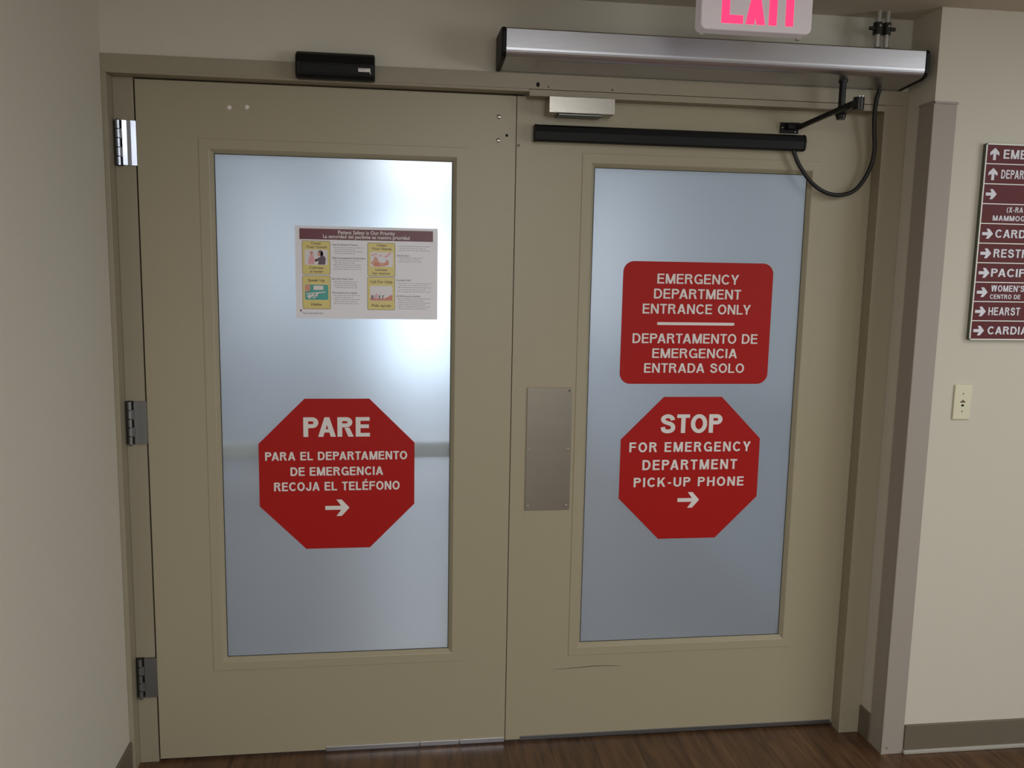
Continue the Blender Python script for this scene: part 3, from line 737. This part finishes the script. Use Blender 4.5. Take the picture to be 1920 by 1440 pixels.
cab_pts = crom([(0.897, -0.026, 2.004), (0.899, -0.027, 1.990), (0.921, -0.030, 1.945), (0.961, -0.033, 1.896), (1.008, -0.034, 1.866), (1.056, -0.034, 1.857), (1.100, -0.035, 1.867), (1.133, -0.037, 1.897),
                (1.160, -0.041, 1.955), (1.164, -0.046, 2.010), (1.157, -0.050, 2.055), (1.149, -0.058, 2.110), (1.149, -0.066, 2.160), (1.151, -0.072, 2.180), (1.152, -0.073, 2.1868)], 6)
tag(MB().tube(cab_pts, 0.0066).build('cable', M['rubber']), 'black looped cable from the sensor bar up to the operator box', 'cable')

sb = thing('sensor_bar', (0.495, 0, 2.0), 'long black sensor bar across the top of the right door', 'sensor')
bp = [(-0.0028, 1.9945), (-0.0028, 2.0425), (-0.030, 2.0425), (-0.040, 2.036), (-0.044, 2.020), (-0.040, 1.997), (-0.030, 1.9925)]
MB().prismx(bp, 0.060, 0.925).build('housing', M['black'], sb)
bp2 = [(-0.0028, 1.9935), (-0.0028, 2.0435), (-0.031, 2.0435), (-0.0412, 2.037), (-0.0452, 2.020), (-0.0412, 1.996), (-0.031, 1.9915)]
MB().prismx(bp2, 0.053, 0.0602).build('end_cap', M['black'], sb, 0.0015)
MB().prismx(bp2, 0.9248, 0.934).build('end_cap', M['black'], sb, 0.004, 3)

ms = thing('motion_sensor', (-0.546, -0.055, 2.138), 'black motion sensor with small white label on the header above the left door', 'sensor')
mp_ = [(-0.0562, 2.138), (-0.0562, 2.212), (-0.082, 2.212), (-0.098, 2.202), (-0.106, 2.178), (-0.104, 2.146), (-0.092, 2.136)]
MB().prismx(mp_, -0.6585, -0.4325).build('housing', M['black'], ms, 0.006, 3)
MB().box(-0.645, -0.446, -0.1075, -0.1035, 2.150, 2.176).build('sensor_lens', M['black'], ms, 0.003)
lb = MB().box(-0.4794, -0.4450, -0.1085, -0.1074, 2.1575, 2.1675).build('white_label', M['white'], ms)
g_ = MB()
for a in (-0.4775, -0.4740, -0.4700, -0.4660, -0.4620):
    g_.flat([(a, 2.164), (a + 0.0026, 2.164), (a + 0.0026, 2.1658), (a, 2.1658)], -0.1088)
g_.build('label_print', M['headink'], lb)
MB().flat([(-0.4462, 2.1525), (-0.4444, 2.1510), (-0.4446, 2.1590), (-0.4470, 2.1590)], -0.1080).build('label_corner', M['white'], lb)

st = thing('strike_box', (0.19, -0.055, 2.068), 'short brushed steel latch box under the header left of the arm', 'latch box')
MB().box(0.0885, 0.2915, -0.076, -0.0005, 2.0725, 2.1205).build('cover', M['steel'], st, 0.0012)
MB().box(0.120, 0.255, -0.066, -0.004, 2.067, 2.0723).build('latch_bolt', M['dull'], st, 0.001)

# ------------------------------------------------------------------ exit sign hanging from the ceiling
ex = thing('exit_sign', (0.556, -0.48, 2.226), 'white EXIT sign with glowing red letters under the ceiling', 'exit sign')
MB().prism(rrect(0.4055, 0.7075, 2.2255, 2.4000, 0.016, 8), -0.500, -0.452).build('sign_box', M['exitbox'], ex, 0.004, 3)
MB().box(0.48, 0.64, -0.497, -0.455, 2.4000, CZ).build('ceiling_canopy', M['exitbox'], ex, 0.002)
YE = -0.5006
m_ = MB(); zb_, ze_ = 2.2425, 2.3880
st_ = 0.0215
m_.flat([(0.4600, zb_), (0.4600 + st_, zb_), (0.4600 + st_, ze_), (0.4600, ze_)], YE)
for a, b in ((zb_, zb_ + 0.021), ((zb_ + ze_) / 2 - 0.0105, (zb_ + ze_) / 2 + 0.0105), (ze_ - 0.021, ze_)):
    m_.flat([(0.4600 + st_, a), (0.5185, a), (0.5185, b), (0.4600 + st_, b)], YE)
m_.flat([(0.5255, zb_), (0.5255 + 0.023, zb_), (0.5785, ze_), (0.5785 - 0.023, ze_)], YE)
m_.flat([(0.5785 - 0.023, zb_), (0.5785, zb_), (0.5255 + 0.023, ze_), (0.5255, ze_)], YE - 0.0001)
m_.flat([(0.5885, zb_), (0.5885 + st_, zb_), (0.5885 + st_, ze_), (0.5885, ze_)], YE)
m_.flat([(0.6340, zb_), (0.6340 + st_, zb_), (0.6340 + st_, ze_ - 0.021), (0.6340, ze_ - 0.021)], YE)
m_.flat([(0.6170, ze_ - 0.021), (0.6730, ze_ - 0.021), (0.6730, ze_), (0.6170, ze_)], YE)
m_.build('exit_lettering', M['exitred'], ex)
for x in (0.422, 0.690):
    MB().box(x - 0.005, x + 0.005, -0.462, -0.4525, 2.2205, 2.2256).build('cover_clip', M['bolt'], ex)

# ------------------------------------------------------------------ conduits
def conduit(x, r, side, label):
    c = thing('conduit', (x, -0.12, 2.281), label, 'conduit', 'metal conduits above the operator box')
    MB().cyl((x, -0.12, 2.2815), (0, 0, 1), r, CZ - 2.2815).build('pipe', M['galv'], c)
    MB().cyl((x, -0.12, 2.338), (0, 0, 1), r + 0.0042, 0.036, r2=r + 0.0042).build('coupling', M['darkmetal'], c, 0.001)
    MB().cyl((x, -0.12, 2.2815), (0, 0, 1), r + 0.0045, 0.018).build('connector', M['darkmetal'], c, 0.001)
    MB().cyl((x + side * (r + 0.002), -0.122, 2.356), (side, 0, 0), 0.0055, 0.016, 12).build('set_screw', M['darkmetal'], c)
    MB().cyl((x, -0.12 - r - 0.003, 2.362), (0, -1, 0), 0.0032, 0.004, 10).build('screw', M['bolt'], c)


conduit(1.104, 0.0095, -1, 'left conduit of the two metal pipes between operator box and ceiling')
conduit(1.134, 0.0080, 1, 'right conduit of the two metal pipes between operator box and ceiling')

# ------------------------------------------------------------------ corner guard, directory sign, wall jack
cg = thing('corner_guard', (RX, RY, FZ), 'beige vinyl guard on the corner of the right wall', 'corner guard')
T_ = 0.003
MB().box(RX - T_, RX + 0.074, RY - T_, RY - 0.0003, FZ, 2.126).box(RX - T_, RX - 0.0003, RY - T_, RY + 0.075, FZ, 2.126).build('cover', M['guard'], cg, 0.0012)
MB().box(RX - T_ - 0.002, RX + 0.077, RY - T_ - 0.002, RY - 0.0003, 2.126, 2.133).box(RX - T_ - 0.002, RX - 0.0003, RY - T_ - 0.002, RY + 0.077, 2.126, 2.133).build('top_cap', M['guard'], cg, 0.001)
MB().dome((RX + 0.016, RY - T_ + 0.0002, 0.012), 0.004, 0.0012, 12).build('screw', M['scuff'], cg)

DX, DZ0, DZ1 = 1.438, 1.4035, 2.0120
ds = thing('directory_sign', (1.74, RY, DZ0), 'maroon directory sign with white arrows on the right wall', 'sign')
DW = 0.62; DT = RY - 0.016
MB().box(DX + 0.0005, DX + DW, DT + 0.001, RY - 0.0003, DZ0, DZ1 - 0.0005).build('backing', M['signedge'], ds)
fw_ = 0.0035
f_ = MB().box(DX, DX + DW, DT - 0.0012, DT + 0.0012, DZ0, DZ0 + fw_).box(DX, DX + DW, DT - 0.0012, DT + 0.0012, DZ1 - fw_, DZ1).box(DX, DX + fw_, DT - 0.0012, DT + 0.0012, DZ0, DZ1).box(DX + DW - fw_, DX + DW, DT - 0.0012, DT + 0.0012, DZ0, DZ1)
rh = (DZ1 - DZ0) / 10
for k in range(1, 10):
    f_.box(DX, DX + DW, DT - 0.0008, DT + 0.0012, DZ0 + k * rh - 0.0014, DZ0 + k * rh + 0.0014)
f_.build('frame', M['signframe'], ds)
ROWS = [('up', [('EMERGENCY', 0.060, 0.245, 0.0275, 0.0)]), ('up', [('DEPARTMENT', 0.058, 0.158, 0.0265, 0.0)]), ('right', []),
        (None, [('(X-RAY)', 0.088, 0.078, 0.0165, 0.0135), ('MAMMOGRAPHY', 0.043, 0.195, 0.0160, -0.0130)]),
        ('right', [('CARDIOLOGY', 0.0565, 0.250, 0.0255, 0.0)]), ('right', [('RESTROOMS', 0.057, 0.232, 0.0260, 0.0)]),
        ('right', [('PACIFIC', 0.0545, 0.160, 0.0255, 0.0)]), ('right', [("WOMEN'S", 0.060, 0.115, 0.0195, 0.0115), ('CENTRO DE', 0.058, 0.106, 0.0140, -0.0145)]),
        ('right', [('HEARST', 0.0577, 0.110, 0.0250, 0.0)]), ('right', [('CARDIAC', 0.061, 0.165, 0.0250, 0.0)])]
for k, (ar, txt) in enumerate(ROWS):
    zc = DZ1 - (k + 0.5) * rh
    pn = MB().box(DX + fw_, DX + DW - fw_, DT, DT + 0.002, zc - rh / 2 + 0.001, zc + rh / 2 - 0.001).build('sign_panel', M['maroon'], ds)
    if txt:
        for t_, off, wd, cp, dz in txt:
            m_ = MB(); lettering(m_, t_, DX + off, DX + off + wd, zc + dz - cp / 2, zc + dz + cp / 2, DT - 0.0004, 0.18, 0.14)
            m_.build('panel_lettering', M['signwhite'], pn)
    if ar:
        m_ = MB(); arrow_block(m_, DX + 0.030, zc - 0.001, 0.0365, DT - 0.0004, ar == 'up'); m_.build('arrow', M['signwhite'], pn)

jk = thing('wall_jack', (1.4425, RY, 1.144), 'cream telephone jack plate on the right wall below the directory sign', 'wall jack')
MB().box(1.412, 1.473, RY - 0.0065, RY - 0.0003, 1.1435, 1.2575).build('cover_plate', M['cream'], jk, 0.0028, 3)
MB().prism([(1.4345, 1.199), (1.4515, 1.199), (1.4515, 1.2035), (1.4465, 1.2035), (1.4465, 1.2075), (1.4395, 1.2075), (1.4395, 1.2035), (1.4345, 1.2035)], RY - 0.0070, RY - 0.006).build('jack_opening', M['creamdark'], jk)
MB().prism(ellipse(1.4430, 1.190, 0.0048, 0.0036), RY - 0.0072, RY - 0.006).build('jack_stud', M['hole'], jk)
for z in (1.2285, 1.170):
    MB().dome((1.4428, RY - 0.0064, z), 0.0027, 0.0009, 10).build('screw', M['creamdark'], jk)
